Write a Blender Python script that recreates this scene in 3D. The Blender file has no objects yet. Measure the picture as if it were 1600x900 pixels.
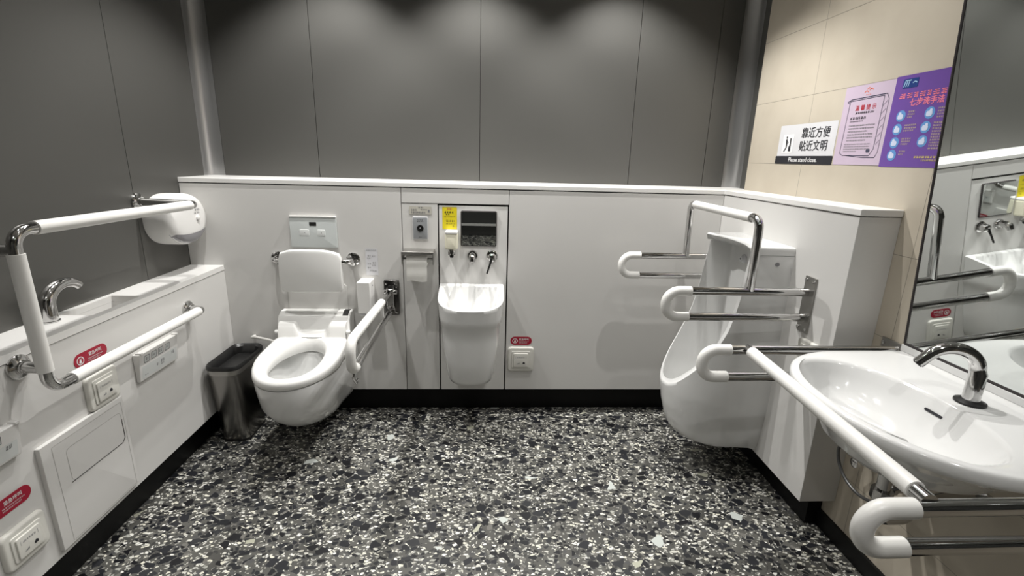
import bpy, bmesh, math, random
from mathutils import Vector, Matrix
from math import sin, cos, pi, radians as R
C = bpy.context.scene.collection
sc = bpy.context.scene

# ------------------------------------------------------------------ camera
cam_d = bpy.data.cameras.new('camera'); cam = bpy.data.objects.new('camera', cam_d); C.objects.link(cam)
cr = Vector((0.99838348, -0.05044224, 0.0261918)); cu = Vector((-0.01204697, 0.26254775, 0.9648438)); cw = Vector((0.05554548, 0.96359964, -0.26151566))
cam.matrix_world = Matrix(((cr.x, cu.x, -cw.x, 0), (cr.y, cu.y, -cw.y, -2.4414), (cr.z, cu.z, -cw.z, 1.40), (0, 0, 0, 1)))
cam_d.sensor_width = 36; cam_d.lens = 751.92 / 1600 * 36; cam_d.clip_start = .02
sc.camera = cam

# ------------------------------------------------------------------ world, exposure, lights
w = bpy.data.worlds.new('world'); sc.world = w; w.use_nodes = True
w.node_tree.nodes['Background'].inputs[0].default_value = (.5, .5, .5, 1)
w.node_tree.nodes['Background'].inputs[1].default_value = .02
sc.view_settings.view_transform = 'Standard'; sc.view_settings.look = 'None'
sc.view_settings.exposure = 0.0; sc.view_settings.gamma = 1; sc.view_settings.use_curve_mapping = False
ZC = 2.62
ROW_WALL = [(-.80, -.15), (-.06, -.15), (.70, -.15)]
ROW_NEAR = [(-.86, -.62), (.80, -.62)]
ROW_MID = [(-.80, -1.15), (.02, -1.15), (.80, -1.15)]
ROW_REAR = [(-.55, -2.45), (.60, -2.45)]
E_WALL, E_NEAR, E_MID, E_REAR = 84, 54, 11, 38
def lamp(x, y, e, cone=120, blend=.9, r=.035):
    l = bpy.data.lights.new('ceiling_spot', 'SPOT'); l.energy = e; l.spot_size = R(cone); l.spot_blend = blend
    l.shadow_soft_size = r * .6; l.color = (1, .985, .955)
    o = bpy.data.objects.new('ceiling_spot', l); C.objects.link(o); o.location = (x, y, ZC - .02)
    return o
for x, y in ROW_WALL: lamp(x, y, E_WALL, 101, .5, .022)
for x, y in ROW_NEAR: lamp(x, y, E_NEAR, 110, .8, .022)
for x, y in ROW_MID: lamp(x, y, E_MID)
for x, y in ROW_REAR: lamp(x, y, E_REAR)

# ------------------------------------------------------------------ materials
MATS = {}
def mat(name, col, rough=.5, metal=0, coat=0, spec=.5, emit=None, trans=0, alpha=1, ior=None):
    m = bpy.data.materials.new(name); m.use_nodes = True
    b = m.node_tree.nodes['Principled BSDF']
    b.inputs['Base Color'].default_value = (*col, 1); b.inputs['Roughness'].default_value = rough
    b.inputs['Metallic'].default_value = metal; b.inputs['Coat Weight'].default_value = coat
    b.inputs['Coat Roughness'].default_value = .04
    b.inputs['Specular IOR Level'].default_value = spec
    if trans: b.inputs['Transmission Weight'].default_value = trans
    if alpha < 1: b.inputs['Alpha'].default_value = alpha
    if ior: b.inputs['IOR'].default_value = ior
    MATS[name] = m; return m
def noisy(m, scale=60, amount=.04, rough_amt=0, bump=0):
    nt = m.node_tree; n = nt.nodes; b = n['Principled BSDF']
    tc = n.new('ShaderNodeTexCoord'); no = n.new('ShaderNodeTexNoise'); no.inputs['Scale'].default_value = scale; no.inputs['Detail'].default_value = 4
    nt.links.new(tc.outputs['Object'], no.inputs['Vector'])
    c = b.inputs['Base Color'].default_value[:3]
    mx = n.new('ShaderNodeMix'); mx.data_type = 'RGBA'
    mx.inputs[6].default_value = (*[v * (1 - amount) for v in c], 1); mx.inputs[7].default_value = (*[min(1, v * (1 + amount)) for v in c], 1)
    nt.links.new(no.outputs['Fac'], mx.inputs[0]); nt.links.new(mx.outputs[2], b.inputs['Base Color'])
    if rough_amt:
        mr = n.new('ShaderNodeMapRange'); r0 = b.inputs['Roughness'].default_value
        mr.inputs[3].default_value = r0 - rough_amt; mr.inputs[4].default_value = r0 + rough_amt
        nt.links.new(no.outputs['Fac'], mr.inputs[0]); nt.links.new(mr.outputs[0], b.inputs['Roughness'])
    if bump:
        bp = n.new('ShaderNodeBump'); bp.inputs['Strength'].default_value = bump; bp.inputs['Distance'].default_value = .001
        nt.links.new(no.outputs['Fac'], bp.inputs['Height']); nt.links.new(bp.outputs[0], b.inputs['Normal'])
    return m
M_CER = noisy(mat('glazed_ceramic', (.74, .74, .73), .12, coat=.3), 8, .01)
M_SEAT = noisy(mat('seat_plastic', (.79, .785, .765), .28), 12, .01)
M_PANEL = noisy(mat('solid_surface', (.655, .645, .625), .38), 5, .025, .04)
M_LID = noisy(mat('ledge_surface', (.75, .74, .72), .32), 5, .02)
M_GRIP = noisy(mat('white_grip_vinyl', (.84, .83, .80), .34), 30, .015)
M_CHROME = noisy(mat('chrome', (.60, .595, .59), .09, 1), 4, .03)
M_STEEL = noisy(mat('brushed_steel', (.42, .41, .39), .34, 1), 20, .05, .05)
M_BSTEEL = noisy(mat('bin_steel', (.30, .29, .275), .24, 1), 10, .06, .05)
M_BLACK = noisy(mat('black_plastic', (.012, .012, .012), .35), 30, .1)
M_KICK = noisy(mat('black_skirting', (.006, .006, .006), .45, spec=.2), 30, .1)
M_GAP = mat('dark_gap', (.03, .025, .025), .8)
M_DGAP = mat('hatch_groove', (.12, .115, .11), .8)
M_LGAP = mat('soft_groove', (.38, .37, .35), .8)
M_PLAS = noisy(mat('white_plastic', (.80, .79, .77), .35), 30, .015)
M_CREAM = noisy(mat('cream_plastic', (.68, .67, .62), .38), 30, .02)
M_GREYBTN = noisy(mat('grey_plate', (.60, .63, .62), .30), 30, .02)
M_GREYPL = noisy(mat('mid_grey_plate', (.26, .27, .28), .35), 30, .03)
M_BTN = noisy(mat('pale_button', (.70, .72, .71), .35), 30, .02)
M_RED = noisy(mat('red_label', (.36, .005, .03), .35), 30, .03)
M_WHITE = mat('white_print', (.85, .85, .85), .5)
M_INK = mat('black_print', (.02, .02, .025), .5)
M_GINK = mat('grey_print', (.22, .22, .23), .5)
M_LINK = mat('pale_grey_print', (.42, .42, .43), .5)
M_PURPLE = noisy(mat('purple_poster', (.155, .075, .34), .4), 20, .03)
M_PINKP = noisy(mat('pale_pink_poster', (.56, .46, .57), .4), 20, .02)
M_PINKT = mat('pink_print', (.85, .22, .32), .5)
M_CREAMT = mat('cream_print', (.62, .50, .38), .5)
M_YELT = mat('yellow_print', (.75, .6, .22), .5)
M_BLUE = mat('blue_print', (.12, .30, .62), .5)
M_NAVY = mat('navy_print', (.01, .04, .20), .5)
M_LBLUE = mat('light_blue_print', (.40, .62, .85), .5)
M_REDT = mat('red_print', (.5, .03, .05), .5)
M_ORT = mat('orange_print', (.75, .2, .12), .5)
M_YEL = noisy(mat('yellow_sticker', (.74, .62, .02), .45), 20, .03)
M_SIGNW = noisy(mat('sign_white', (.68, .68, .70), .35), 20, .02)
M_PAPER = noisy(mat('tissue_paper', (.84, .83, .79), .9, spec=.1), 80, .03, bump=.3)
M_SOAP = noisy(mat('soap_bottle', (.80, .77, .62), .3), 20, .02)
M_MIRROR = mat('mirror_glass', (.80, .83, .82), .015, 1)
M_SMOKE = mat('smoky_window', (.25, .245, .26), .12, coat=.5)
M_WATER = mat('bowl_water', (.75, .78, .77), .03, coat=1)
M_HOSE = noisy(mat('white_hose', (.7, .69, .66), .4), 30, .03)
M_DHOSE = noisy(mat('braided_hose', (.10, .10, .10), .35, .6), 200, .3)
M_CEIL = noisy(mat('ceiling_paint', (.55, .54, .52), .8), 10, .02)
M_DOOR = noisy(mat('door_laminate', (.05, .05, .048), .5), 10, .05)
M_GLOW = mat('lamp_diffuser', (.9, .9, .85), .5)
_b = M_GLOW.node_tree.nodes['Principled BSDF']; _b.inputs['Emission Color'].default_value = (1, .95, .88, 1); _b.inputs['Emission Strength'].default_value = 12

# satin dark metal laminate of the upper walls, with fine noise
M_DARK = mat('satin_grey_laminate', (.122, .120, .112), .42, metal=.5, spec=.45)
noisy(M_DARK, 700, .05, .03)

def node_terrazzo():
    m = bpy.data.materials.new('terrazzo'); m.use_nodes = True
    nt = m.node_tree; n = nt.nodes; L = nt.links.new; b = n['Principled BSDF']
    tc = n.new('ShaderNodeTexCoord')
    nz = n.new('ShaderNodeTexNoise'); nz.inputs['Scale'].default_value = 40; nz.inputs['Detail'].default_value = 2
    L(tc.outputs['Object'], nz.inputs['Vector'])
    sb = n.new('ShaderNodeVectorMath'); sb.operation = 'SUBTRACT'; L(nz.outputs['Color'], sb.inputs[0]); sb.inputs[1].default_value = (.5, .5, .5)
    sl = n.new('ShaderNodeVectorMath'); sl.operation = 'SCALE'; L(sb.outputs[0], sl.inputs[0]); sl.inputs['Scale'].default_value = .010
    ad = n.new('ShaderNodeVectorMath'); ad.operation = 'ADD'; L(tc.outputs['Object'], ad.inputs[0]); L(sl.outputs[0], ad.inputs[1])
    base = n.new('ShaderNodeTexNoise'); base.inputs['Scale'].default_value = 5; base.inputs['Detail'].default_value = 5
    L(tc.outputs['Object'], base.inputs['Vector'])
    cr_ = n.new('ShaderNodeValToRGB'); e = cr_.color_ramp.elements
    e[0].position = .3; e[0].color = (.062, .061, .056, 1); e[1].position = .7; e[1].color = (.115, .113, .102, 1)
    L(base.outputs['Fac'], cr_.inputs[0]); cur = cr_.outputs[0]
    def layer(cur, scale, frac, size, off, ramp, sx=1.0):
        mp = n.new('ShaderNodeMapping'); mp.inputs['Location'].default_value = off; mp.inputs['Scale'].default_value = (1, sx, 1)
        mp.inputs['Rotation'].default_value = (0, 0, off[0])
        L(ad.outputs[0], mp.inputs[0])
        v = n.new('ShaderNodeTexVoronoi'); v.voronoi_dimensions = '2D'; v.inputs['Scale'].default_value = scale; L(mp.outputs[0], v.inputs['Vector'])
        ed = n.new('ShaderNodeTexVoronoi'); ed.voronoi_dimensions = '2D'; ed.feature = 'DISTANCE_TO_EDGE'; ed.inputs['Scale'].default_value = scale; L(mp.outputs[0], ed.inputs['Vector'])
        s = n.new('ShaderNodeSeparateColor'); L(v.outputs['Color'], s.inputs[0])
        a = n.new('ShaderNodeMath'); a.operation = 'LESS_THAN'; L(s.outputs[0], a.inputs[0]); a.inputs[1].default_value = frac
        # size differs from chip to chip
        th = n.new('ShaderNodeMath'); th.operation = 'MULTIPLY_ADD'; L(s.outputs[1], th.inputs[0]); th.inputs[1].default_value = size * 1.6; th.inputs[2].default_value = size * .3
        g = n.new('ShaderNodeMath'); g.operation = 'GREATER_THAN'; L(ed.outputs['Distance'], g.inputs[0]); L(th.outputs[0], g.inputs[1])
        f = n.new('ShaderNodeMath'); f.operation = 'MULTIPLY'; L(a.outputs[0], f.inputs[0]); L(g.outputs[0], f.inputs[1])
        rp = n.new('ShaderNodeValToRGB'); rp.color_ramp.interpolation = 'CONSTANT'
        el = rp.color_ramp.elements; el[0].position = 0; el[0].color = (*ramp[0], 1); el[1].position = 1 / len(ramp); el[1].color = (*ramp[1], 1)
        for k in range(2, len(ramp)):
            q = el.new(k / len(ramp)); q.color = (*ramp[k], 1)
        L(s.outputs[2], rp.inputs[0])
        mx = n.new('ShaderNodeMix'); mx.data_type = 'RGBA'; L(f.outputs[0], mx.inputs[0]); L(cur, mx.inputs[6]); L(rp.outputs[0], mx.inputs[7])
        return mx.outputs[2]
    W = [(.62, .61, .55), (.78, .77, .72), (.42, .42, .38), (.70, .68, .58)]
    K = [(.010, .011, .014), (.016, .017, .021), (.026, .027, .03), (.006, .006, .008)]
    G = [(.045, .045, .043), (.16, .155, .14), (.075, .075, .075)]
    cur = layer(cur, 170, .13, .10, (3.1, 1.7, 0), [(.40, .39, .35), (.03, .03, .03), (.58, .57, .52)])
    cur = layer(cur, 52, .28, .08, (2.3, 5.1, 0), G)
    cur = layer(cur, 92, .17, .12, (.6, 4.4, 0), W, 1.3)
    cur = layer(cur, 44, .32, .10, (1.3, 3.1, 0), K, 1.25)
    cur = layer(cur, 64, .15, .13, (4.0, 2.2, 0), W, 1.5)
    cur = layer(cur, 26, .20, .10, (5.2, 7.7, 0), K, 1.2)
    cur = layer(cur, 21, .010, .10, (8.2, 1.7, 0), [(.55, .58, .55), (.45, .45, .36)], 1.2)
    L(cur, b.inputs['Base Color']); b.inputs['Roughness'].default_value = .42; b.inputs['Specular IOR Level'].default_value = .45
    return m
M_TERR = node_terrazzo()

def node_tiles():
    m = bpy.data.materials.new('beige_tile'); m.use_nodes = True
    nt = m.node_tree; n = nt.nodes; L = nt.links.new; b = n['Principled BSDF']
    tc = n.new('ShaderNodeTexCoord'); sp = n.new('ShaderNodeSeparateXYZ'); L(tc.outputs['Object'], sp.inputs[0])
    def line(sock, period, phase, wdt):
        a = n.new('ShaderNodeMath'); a.operation = 'ADD'; L(sock, a.inputs[0]); a.inputs[1].default_value = -phase + period * 40
        f = n.new('ShaderNodeMath'); f.operation = 'MODULO'; L(a.outputs[0], f.inputs[0]); f.inputs[1].default_value = period
        g = n.new('ShaderNodeMath'); g.operation = 'LESS_THAN'; L(f.outputs[0], g.inputs[0]); g.inputs[1].default_value = wdt
        return g.outputs[0]
    h = line(sp.outputs[2], .2825, 1.1215, .0022); v = line(sp.outputs[1], .641, -.3578, .0022)
    mxm = n.new('ShaderNodeMath'); mxm.operation = 'MAXIMUM'; L(h, mxm.inputs[0]); L(v, mxm.inputs[1])
    no = n.new('ShaderNodeTexNoise'); no.inputs['Scale'].default_value = 6; no.inputs['Detail'].default_value = 6; L(tc.outputs['Object'], no.inputs['Vector'])
    rp = n.new('ShaderNodeValToRGB'); e = rp.color_ramp.elements
    e[0].position = .3; e[0].color = (.50, .445, .36, 1); e[1].position = .7; e[1].color = (.555, .50, .41, 1); L(no.outputs['Fac'], rp.inputs[0])
    mx = n.new('ShaderNodeMix'); mx.data_type = 'RGBA'; L(mxm.outputs[0], mx.inputs[0]); L(rp.outputs[0], mx.inputs[6]); mx.inputs[7].default_value = (.27, .245, .20, 1)
    L(mx.outputs[2], b.inputs['Base Color']); b.inputs['Roughness'].default_value = .5
    bp = n.new('ShaderNodeBump'); bp.inputs['Strength'].default_value = .5; bp.inputs['Distance'].default_value = .001; bp.invert = True
    L(mxm.outputs[0], bp.inputs['Height']); L(bp.outputs[0], b.inputs['Normal'])
    return m
M_TILE = node_tiles()

# ------------------------------------------------------------------ helpers
def thing(name, label, cat, loc=(0, 0, 0), rotz=0, group=None):
    o = bpy.data.objects.new(name, None); C.objects.link(o); o.empty_display_size = .05
    o.location = loc; o.rotation_euler = (0, 0, rotz); o['label'] = label; o['category'] = cat
    if group: o['group'] = group
    o['_m'] = 0; del o['_m']
    return o
def tag(o, label, cat, group=None):
    o['label'] = label; o['category'] = cat
    if group: o['group'] = group
    return o
def root_matrix(o):
    m = Matrix.Translation(o.location) @ Matrix.Rotation(o.rotation_euler.z, 4, 'Z')
    return root_matrix(o.parent) @ m if o.parent else m
def obj(name, bm, m, parent=None, smooth=40, world=False, bevel=0, subsurf=0):
    """link a bmesh as ONE mesh object; world=True: the vertices are given in world space"""
    bmesh.ops.remove_doubles(bm, verts=bm.verts, dist=1e-6)
    bmesh.ops.recalc_face_normals(bm, faces=bm.faces)
    if world and parent: bm.transform(root_matrix(parent).inverted())
    me = bpy.data.meshes.new(name); bm.to_mesh(me); bm.free()
    if smooth:
        me.shade_smooth()
        me.set_sharp_from_angle(angle=R(smooth))
    me.materials.append(m)
    o = bpy.data.objects.new(name, me); C.objects.link(o)
    if parent: o.parent = parent
    if bevel:
        md = o.modifiers.new('bevel', 'BEVEL'); md.width = bevel; md.segments = 3; md.limit_method = 'ANGLE'; md.angle_limit = R(35)
    if subsurf:
        md = o.modifiers.new('sub', 'SUBSURF'); md.levels = md.render_levels = subsurf
    return o
def struct(name, bm, m, smooth=0, bevel=0):
    o = obj(name, bm, m, None, smooth, bevel=bevel); o['kind'] = 'structure'; return o
def B(): return bmesh.new()
def box(bm, a, b):
    x0, y0, z0 = [min(p, q) for p, q in zip(a, b)]; x1, y1, z1 = [max(p, q) for p, q in zip(a, b)]
    v = [bm.verts.new(p) for p in ((x0, y0, z0), (x1, y0, z0), (x1, y1, z0), (x0, y1, z0), (x0, y0, z1), (x1, y0, z1), (x1, y1, z1), (x0, y1, z1))]
    for f in ((0, 1, 2, 3), (4, 5, 6, 7), (0, 1, 5, 4), (1, 2, 6, 5), (2, 3, 7, 6), (3, 0, 4, 7)): bm.faces.new([v[i] for i in f])
    return bm
def loft(bm, loops, cap0=False, cap1=False, wrap=False, closed=True):
    vs = [[bm.verts.new(p) for p in lp] for lp in loops]
    n = len(vs[0]); pairs = list(zip(vs, vs[1:])) + ([(vs[-1], vs[0])] if wrap else [])
    for a, b in pairs:
        for i in range(n if closed else n - 1):
            j = (i + 1) % n; bm.faces.new((a[i], a[j], b[j], b[i]))
    if cap0: bm.faces.new(vs[0])
    if cap1: bm.faces.new(vs[-1])
    return bm
def rr2(w, h, r, n=6, cx=0, cz=0):
    """rounded rectangle outline"""
    r = min(r, w / 2 - 1e-5, h / 2 - 1e-5); p = []
    for (sx, sz, a0) in ((1, 1, 0), (-1, 1, 90), (-1, -1, 180), (1, -1, 270)):
        for k in range(n + 1):
            a = R(a0 + 90 * k / n); p.append((cx + sx * (w / 2 - r) + r * cos(a), cz + sz * (h / 2 - r) + r * sin(a)))
    return p
def slab(bm, w, h, r, y0, y1, cx=0, cz=0, e=0, n=6, ins=0):
    """rounded slab facing local -y, from y0 (wall side) to y1 (front, smaller); e softens the front edge"""
    def lp(y, d): return [(x, y, z) for x, z in rr2(w - 2 * d, h - 2 * d, max(r - d, .0005), n, cx, cz)]
    loops = [lp(y0, 0), lp(y1 + e, ins)]
    if e:
        for k in range(1, 5):
            a = R(90 * k / 4); loops.append(lp(y1 + e - e * sin(a), ins + e * (1 - cos(a))))
    else: loops[-1] = lp(y1, ins)
    return loft(bm, loops, True, True)
def plate(bm, w, h, r, y, cx=0, cz=0, n=6):
    bm.faces.new([bm.verts.new((x, y, z)) for x, z in rr2(w, h, r, n, cx, cz)]); return bm
def fillet(pts, rad, n=8):
    pts = [Vector(p) for p in pts]; out = [pts[0]]
    for i in range(1, len(pts) - 1):
        a, b, c = pts[i - 1], pts[i], pts[i + 1]; u = (a - b).normalized(); v = (c - b).normalized()
        r = rad[i] if isinstance(rad, (list, tuple)) else rad
        ang = u.angle(v)
        if ang > pi - .02 or r <= 0: out.append(b); continue
        t = min(r / math.tan(ang / 2), (a - b).length * .499, (c - b).length * .499); rr = t * math.tan(ang / 2)
        ctr = b + (u + v).normalized() * (rr / sin(ang / 2)); s = b + u * t - ctr; e = b + v * t - ctr
        tot = s.angle(e)
        for k in range(n + 1): out.append(ctr + (s * sin(tot * (1 - k / n)) + e * sin(tot * k / n)) / sin(tot))
    return out + [pts[-1]]
def tube(bm, pts, r, seg=20, caps=True, round_end=False):
    pts = [Vector(p) for p in pts]; rs = r if isinstance(r, (list, tuple)) else [r] * len(pts)
    t = [(pts[min(i + 1, len(pts) - 1)] - pts[max(i - 1, 0)]).normalized() for i in range(len(pts))]
    nrm = t[0].orthogonal().normalized(); loops = []
    for i, p in enumerate(pts):
        nrm = (nrm - t[i] * nrm.dot(t[i])).normalized(); bi = t[i].cross(nrm)
        loops.append([p + rs[i] * (cos(2 * pi * k / seg) * nrm + sin(2 * pi * k / seg) * bi) for k in range(seg)])
    return loft(bm, loops, caps, caps)
def sub_path(pts, s0, s1):
    """piece of a polyline between two arc lengths (negative = from the end)"""
    L = [0]
    for a, b in zip(pts, pts[1:]): L.append(L[-1] + (b - a).length)
    if s0 < 0: s0 += L[-1]
    if s1 <= 0: s1 += L[-1]
    def at(s):
        for i in range(len(pts) - 1):
            if L[i + 1] >= s: return pts[i].lerp(pts[i + 1], (s - L[i]) / max(L[i + 1] - L[i], 1e-9))
        return pts[-1]
    return [at(s0)] + [p for p, l in zip(pts, L) if s0 + 1e-4 < l < s1 - 1e-4] + [at(s1)]
def lathe(bm, prof, o=(0, 0, 0), axis=(0, 0, 1), seg=32):
    """prof: list of (radius, height along axis)"""
    o = Vector(o); ax = Vector(axis).normalized(); u = ax.orthogonal().normalized(); v = ax.cross(u)
    loops = [[o + ax * h + max(r, 1e-4) * (cos(2 * pi * k / seg) * u + sin(2 * pi * k / seg) * v) for k in range(seg)] for r, h in prof]
    return loft(bm, loops, True, True)
def text_bm(bm, s, size, x, z, y, sx=1.0, bold=0.0, align='CENTER', shear=0):
    cv = bpy.data.curves.new('t', 'FONT'); cv.body = s; cv.size = size; cv.align_x = align; cv.align_y = 'CENTER'; cv.shear = shear
    cv.resolution_u = 3
    to = bpy.data.objects.new('t', cv); C.objects.link(to); bpy.context.view_layer.update()
    dg = bpy.context.evaluated_depsgraph_get(); me = bpy.data.meshes.new_from_object(to.evaluated_get(dg))
    bpy.data.objects.remove(to); bpy.data.curves.remove(cv)
    for k, (ox, oz) in enumerate(((-bold, 0), (bold, bold * .5), (0, -bold * .5)) if bold else ((0, 0),)):
        vs = [bm.verts.new((x + v.co.x * sx + ox, y - .00004 * k, z + v.co.y + oz)) for v in me.vertices]
        for p in me.polygons: bm.faces.new([vs[i] for i in p.vertices])
    bpy.data.meshes.remove(me); return bm
rnd = random.Random(4)
def lines(bm, x0, x1, z, h, y, gaps=True, seedw=.006):
    """one line of tiny print as a row of short strokes"""
    x = x0
    while x < x1 - .001:
        wd = seedw * (.7 + rnd.random() * 1.2) if gaps else x1 - x0
        xe = min(x + wd, x1)
        for (a, b) in ((z - h * .5, z - h * .22), (z - h * .05, z + h * .12), (z + h * .3, z + h * .5)) if gaps else ((z - h / 2, z + h / 2),):
            q = rnd.uniform(0, wd * .25)
            vs = [bm.verts.new(p) for p in ((x + q, y, a), (xe - wd * .12, y, a), (xe - wd * .12, y, b), (x + q, y, b))]; bm.faces.new(vs)
        if gaps:  # an upright stroke through the character
            m_ = (x + xe) / 2; vs = [bm.verts.new(p) for p in ((m_ - h * .08, y, z - h / 2), (m_ + h * .08, y, z - h / 2), (m_ + h * .08, y, z + h / 2), (m_ - h * .08, y, z + h / 2))]; bm.faces.new(vs)
        x = xe + seedw * .18
    return bm
def obj_pieces(name, bm, m, parent, gap=.006):
    """printed matter: every separate block of print becomes a part of its own"""
    bm.faces.index_update(); bm.verts.ensure_lookup_table(); bm.faces.ensure_lookup_table()
    rects = []
    for f in bm.faces:
        xs = [v.co.x for v in f.verts]; zs = [v.co.z for v in f.verts]; rects.append([min(xs), max(xs), min(zs), max(zs), [f.index]])
    done = False
    while not done:
        done = True; out = []
        for r_ in rects:
            for q in out:
                if r_[0] < q[1] + gap and q[0] < r_[1] + gap and r_[2] < q[3] + gap and q[2] < r_[3] + gap:
                    q[0] = min(q[0], r_[0]); q[1] = max(q[1], r_[1]); q[2] = min(q[2], r_[2]); q[3] = max(q[3], r_[3]); q[4] += r_[4]; done = False; break
            else: out.append(r_)
        rects = out
    for r_ in rects:
        nb_ = B()
        for i in r_[4]: nb_.faces.new([nb_.verts.new(v.co) for v in bm.faces[i].verts])
        obj(name, nb_, m, parent)
    bm.free()
BACK, LEFT, RIGHT = 0, pi / 2, -pi / 2

# ------------------------------------------------------------------ the room
XL, XC, XR, XT, XD = -1.4786, -1.3186, 1.2175, 1.3605, 1.41     # left wall, left counter face, right half wall, tile wall, dark return
YB = .30                                                          # dark back wall
ZL, ZLID, ZK = 1.2425, 1.268, .15
YF = -3.15
struct('floor', box(B(), (-2, YF - .1, -.1), (2, .4, 0)), M_TERR)
struct('ceiling', box(B(), (-2, YF - .1, ZC), (2, .5, ZC + .1)), M_CEIL)
# dark upper walls with open vertical joints and concave corner coves
def dark_panel(name, x0, x1):
    return box(B(), (x0 + .0013, YB, 1.0), (x1 - .0013, YB + .02, ZC))
RC = .072
seams = [XL + RC, -.906, -.039, .796, 1.222, XD - RC]
bm = B()
for a, b in zip(seams, seams[1:]): box(bm, (a + .0014, YB, .9), (b - .0014, YB + .02, ZC))
struct('wall_back', bm, M_DARK)
struct('trim_1', box(B(), (XL, YB + .021, .9), (XD, YB + .06, ZC)), M_GAP)
def cove(name, cx, cy, a0, a1, rad):
    pts = [(cx + rad * cos(R(a0 + (a1 - a0) * k / 12)), cy + rad * sin(R(a0 + (a1 - a0) * k / 12))) for k in range(13)]
    o2 = [(cx + (rad + .02) * cos(R(a0 + (a1 - a0) * k / 12)), cy + (rad + .02) * sin(R(a0 + (a1 - a0) * k / 12))) for k in range(13)]
    bm = B(); ring = pts + o2[::-1]
    loft(bm, [[(x, y, .9) for x, y in ring], [(x, y, ZC) for x, y in ring]], True, True)
    o = obj(name, bm, M_COVE, None, 40); o['kind'] = 'structure'
M_COVE = noisy(mat('satin_metal_cove', (.50, .50, .50), .30, metal=.9), 400, .04)
cove('trim_2', XL + RC, YB - RC, 180, 90, RC)
cove('trim_3', XD - RC, YB - RC, 90, 0, RC)
bm = B()
ys = [YF, -2.0, -1.12, -.311, YB - RC]
ys = [YF, -1.95, -1.13, -.313, YB - RC]
for a, b in zip(ys, ys[1:]): box(bm, (XL - .02, a + .0014, .6), (XL, b - .0014, ZC))
struct('wall_left', bm, M_DARK)
struct('trim_4', box(B(), (XL - .06, YF, 0), (XL - .021, YB, ZC)), M_GAP)
struct('trim_5', box(B(), (XD, .05, .9), (XD + .02, YB - RC, ZC)), M_DARK)
struct('wall_right', box(B(), (XT, YF, 0), (XT + .05, .0855, ZC)), M_TILE)
struct('trim_6', box(B(), (XT + .05, -.05, .9), (XD + .001, .0855, ZC)), M_GAP)
# wall behind the camera with a dark sliding door
bm = B(); box(bm, (-1.6, YF - .06, 0), (-.35, YF, ZC)); box(bm, (.75, YF - .06, 0), (1.45, YF, ZC)); box(bm, (-.35, YF - .06, 2.1), (.75, YF, ZC))
struct('wall_front', bm, M_DARK)
struct('trim_13', box(B(), (-1.0, YF - .002, .125), (.28, YF + .012, .150)), M_LID)
d = struct('door_1', box(B(), (-.36, YF - .05, .005), (.76, YF - .01, 2.11)), M_DOOR)
obj('door_handle', tube(B(), fillet([(.55, YF - .01, .8), (.55, YF + .05, .8), (.55, YF + .05, 1.3), (.55, YF - .01, 1.3)], .02), .014), M_CHROME, d)

# low white boxed wall along the back: panels with open joints in front of a dark core
bm = B(); g = .0016
def pn(x0, x1, z0, z1, y0=0): box(bm, (x0 + g, y0, z0 + g), (x1 - g, .02, z1 - g))
pn(XL, -.422, ZK, ZL); pn(-.422, .1148, 1.168, ZL); pn(-.422, -.2415, ZK, 1.168, .001); pn(.1148, XR, ZK, ZL)
o = struct('wall_back_low', bm, M_PANEL, bevel=.0012)
bm = B(); box(bm, (-.2365, .003, ZK), (.1095, .022, 1.160))
struct('wall_back_recess', bm, M_LID, bevel=.0012)
struct('trim_7', box(B(), (XL, .0225, ZK + .002), (XR + .1, YB + .02, ZL + .001)), M_GAP)
# low wall on the right, ending in a white face
bm = B(); box(bm, (XR, -.927, ZK), (XT, .02, ZL)); struct('wall_right_low', bm, M_PANEL, bevel=.002)
# ledge lid running along the back and returning on the right
bm = B(); LT = .0225
pts = [(XL, YB), (XL, -.003), (XR - .003, -.003), (XR - .003, -.931), (XT, -.931), (XT, .0855), (XD, .0855), (XD, YB)]
loft(bm, [[(x, y, ZL + .003) for x, y in pts], [(x, y, ZLID) for x, y in pts]], True, True)
struct('trim_8', bm, M_LID, bevel=.003)
# plinths
bm = B(); box(bm, (XL, .07, 0), (XR + .1, .14, ZK)); struct('baseboard_back', bm, M_KICK)
bm = B(); box(bm, (XL, YF, 0), (XC - .06, .07, ZK)); struct('baseboard_left', bm, M_KICK)
bm = B(); box(bm, (XR + .085, -.87, 0), (XT, .07, ZK)); struct('baseboard_right', bm, M_KICK)
bm = B(); box(bm, (XT - .012, YF, 0), (XT + .001, -.87, .07)); struct('trim_9', bm, M_KICK)

# left boxed counter with a sunken trough in its top
ZT = .8392
TR = (XL + .022, XC - .028, -.80, -.56)      # trough opening x0,x1,y0,y1
bm = B(); box(bm, (XC - .02, YF, ZK), (XC, -.0005, ZT - .0265)); struct('wall_left_low', bm, M_PANEL)
bm = B()
box(bm, (XL, YF, ZT - .024), (XC + .002, TR[2], ZT)); box(bm, (XL, TR[3], ZT - .024), (XC + .002, -.0005, ZT))
box(bm, (XL, TR[2], ZT - .024), (TR[0], TR[3], ZT)); box(bm, (TR[1], TR[2], ZT - .024), (XC + .002, TR[3], ZT))
struct('trim_10', bm, M_LID)
bm = B(); dz = .13; x0, x1, y0, y1 = TR
for q in ((x0 - .004, y0 - .004, x0, y1 + .004), (x1, y0 - .004, x1 + .004, y1 + .004), (x0, y0 - .004, x1, y0), (x0, y1, x1, y1 + .004)):
    box(bm, (q[0], q[1], ZT - dz), (q[2], q[3], ZT - .0245))
box(bm, (x0 - .004, y0 - .004, ZT - dz - .01), (x1 + .004, y1 + .004, ZT - dz))
struct('trim_11', bm, M_LID)
struct('trim_12', box(B(), (XL, YF, ZK), (XC - .021, -.0005, ZT - dz - .02)), M_GAP)

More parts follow.
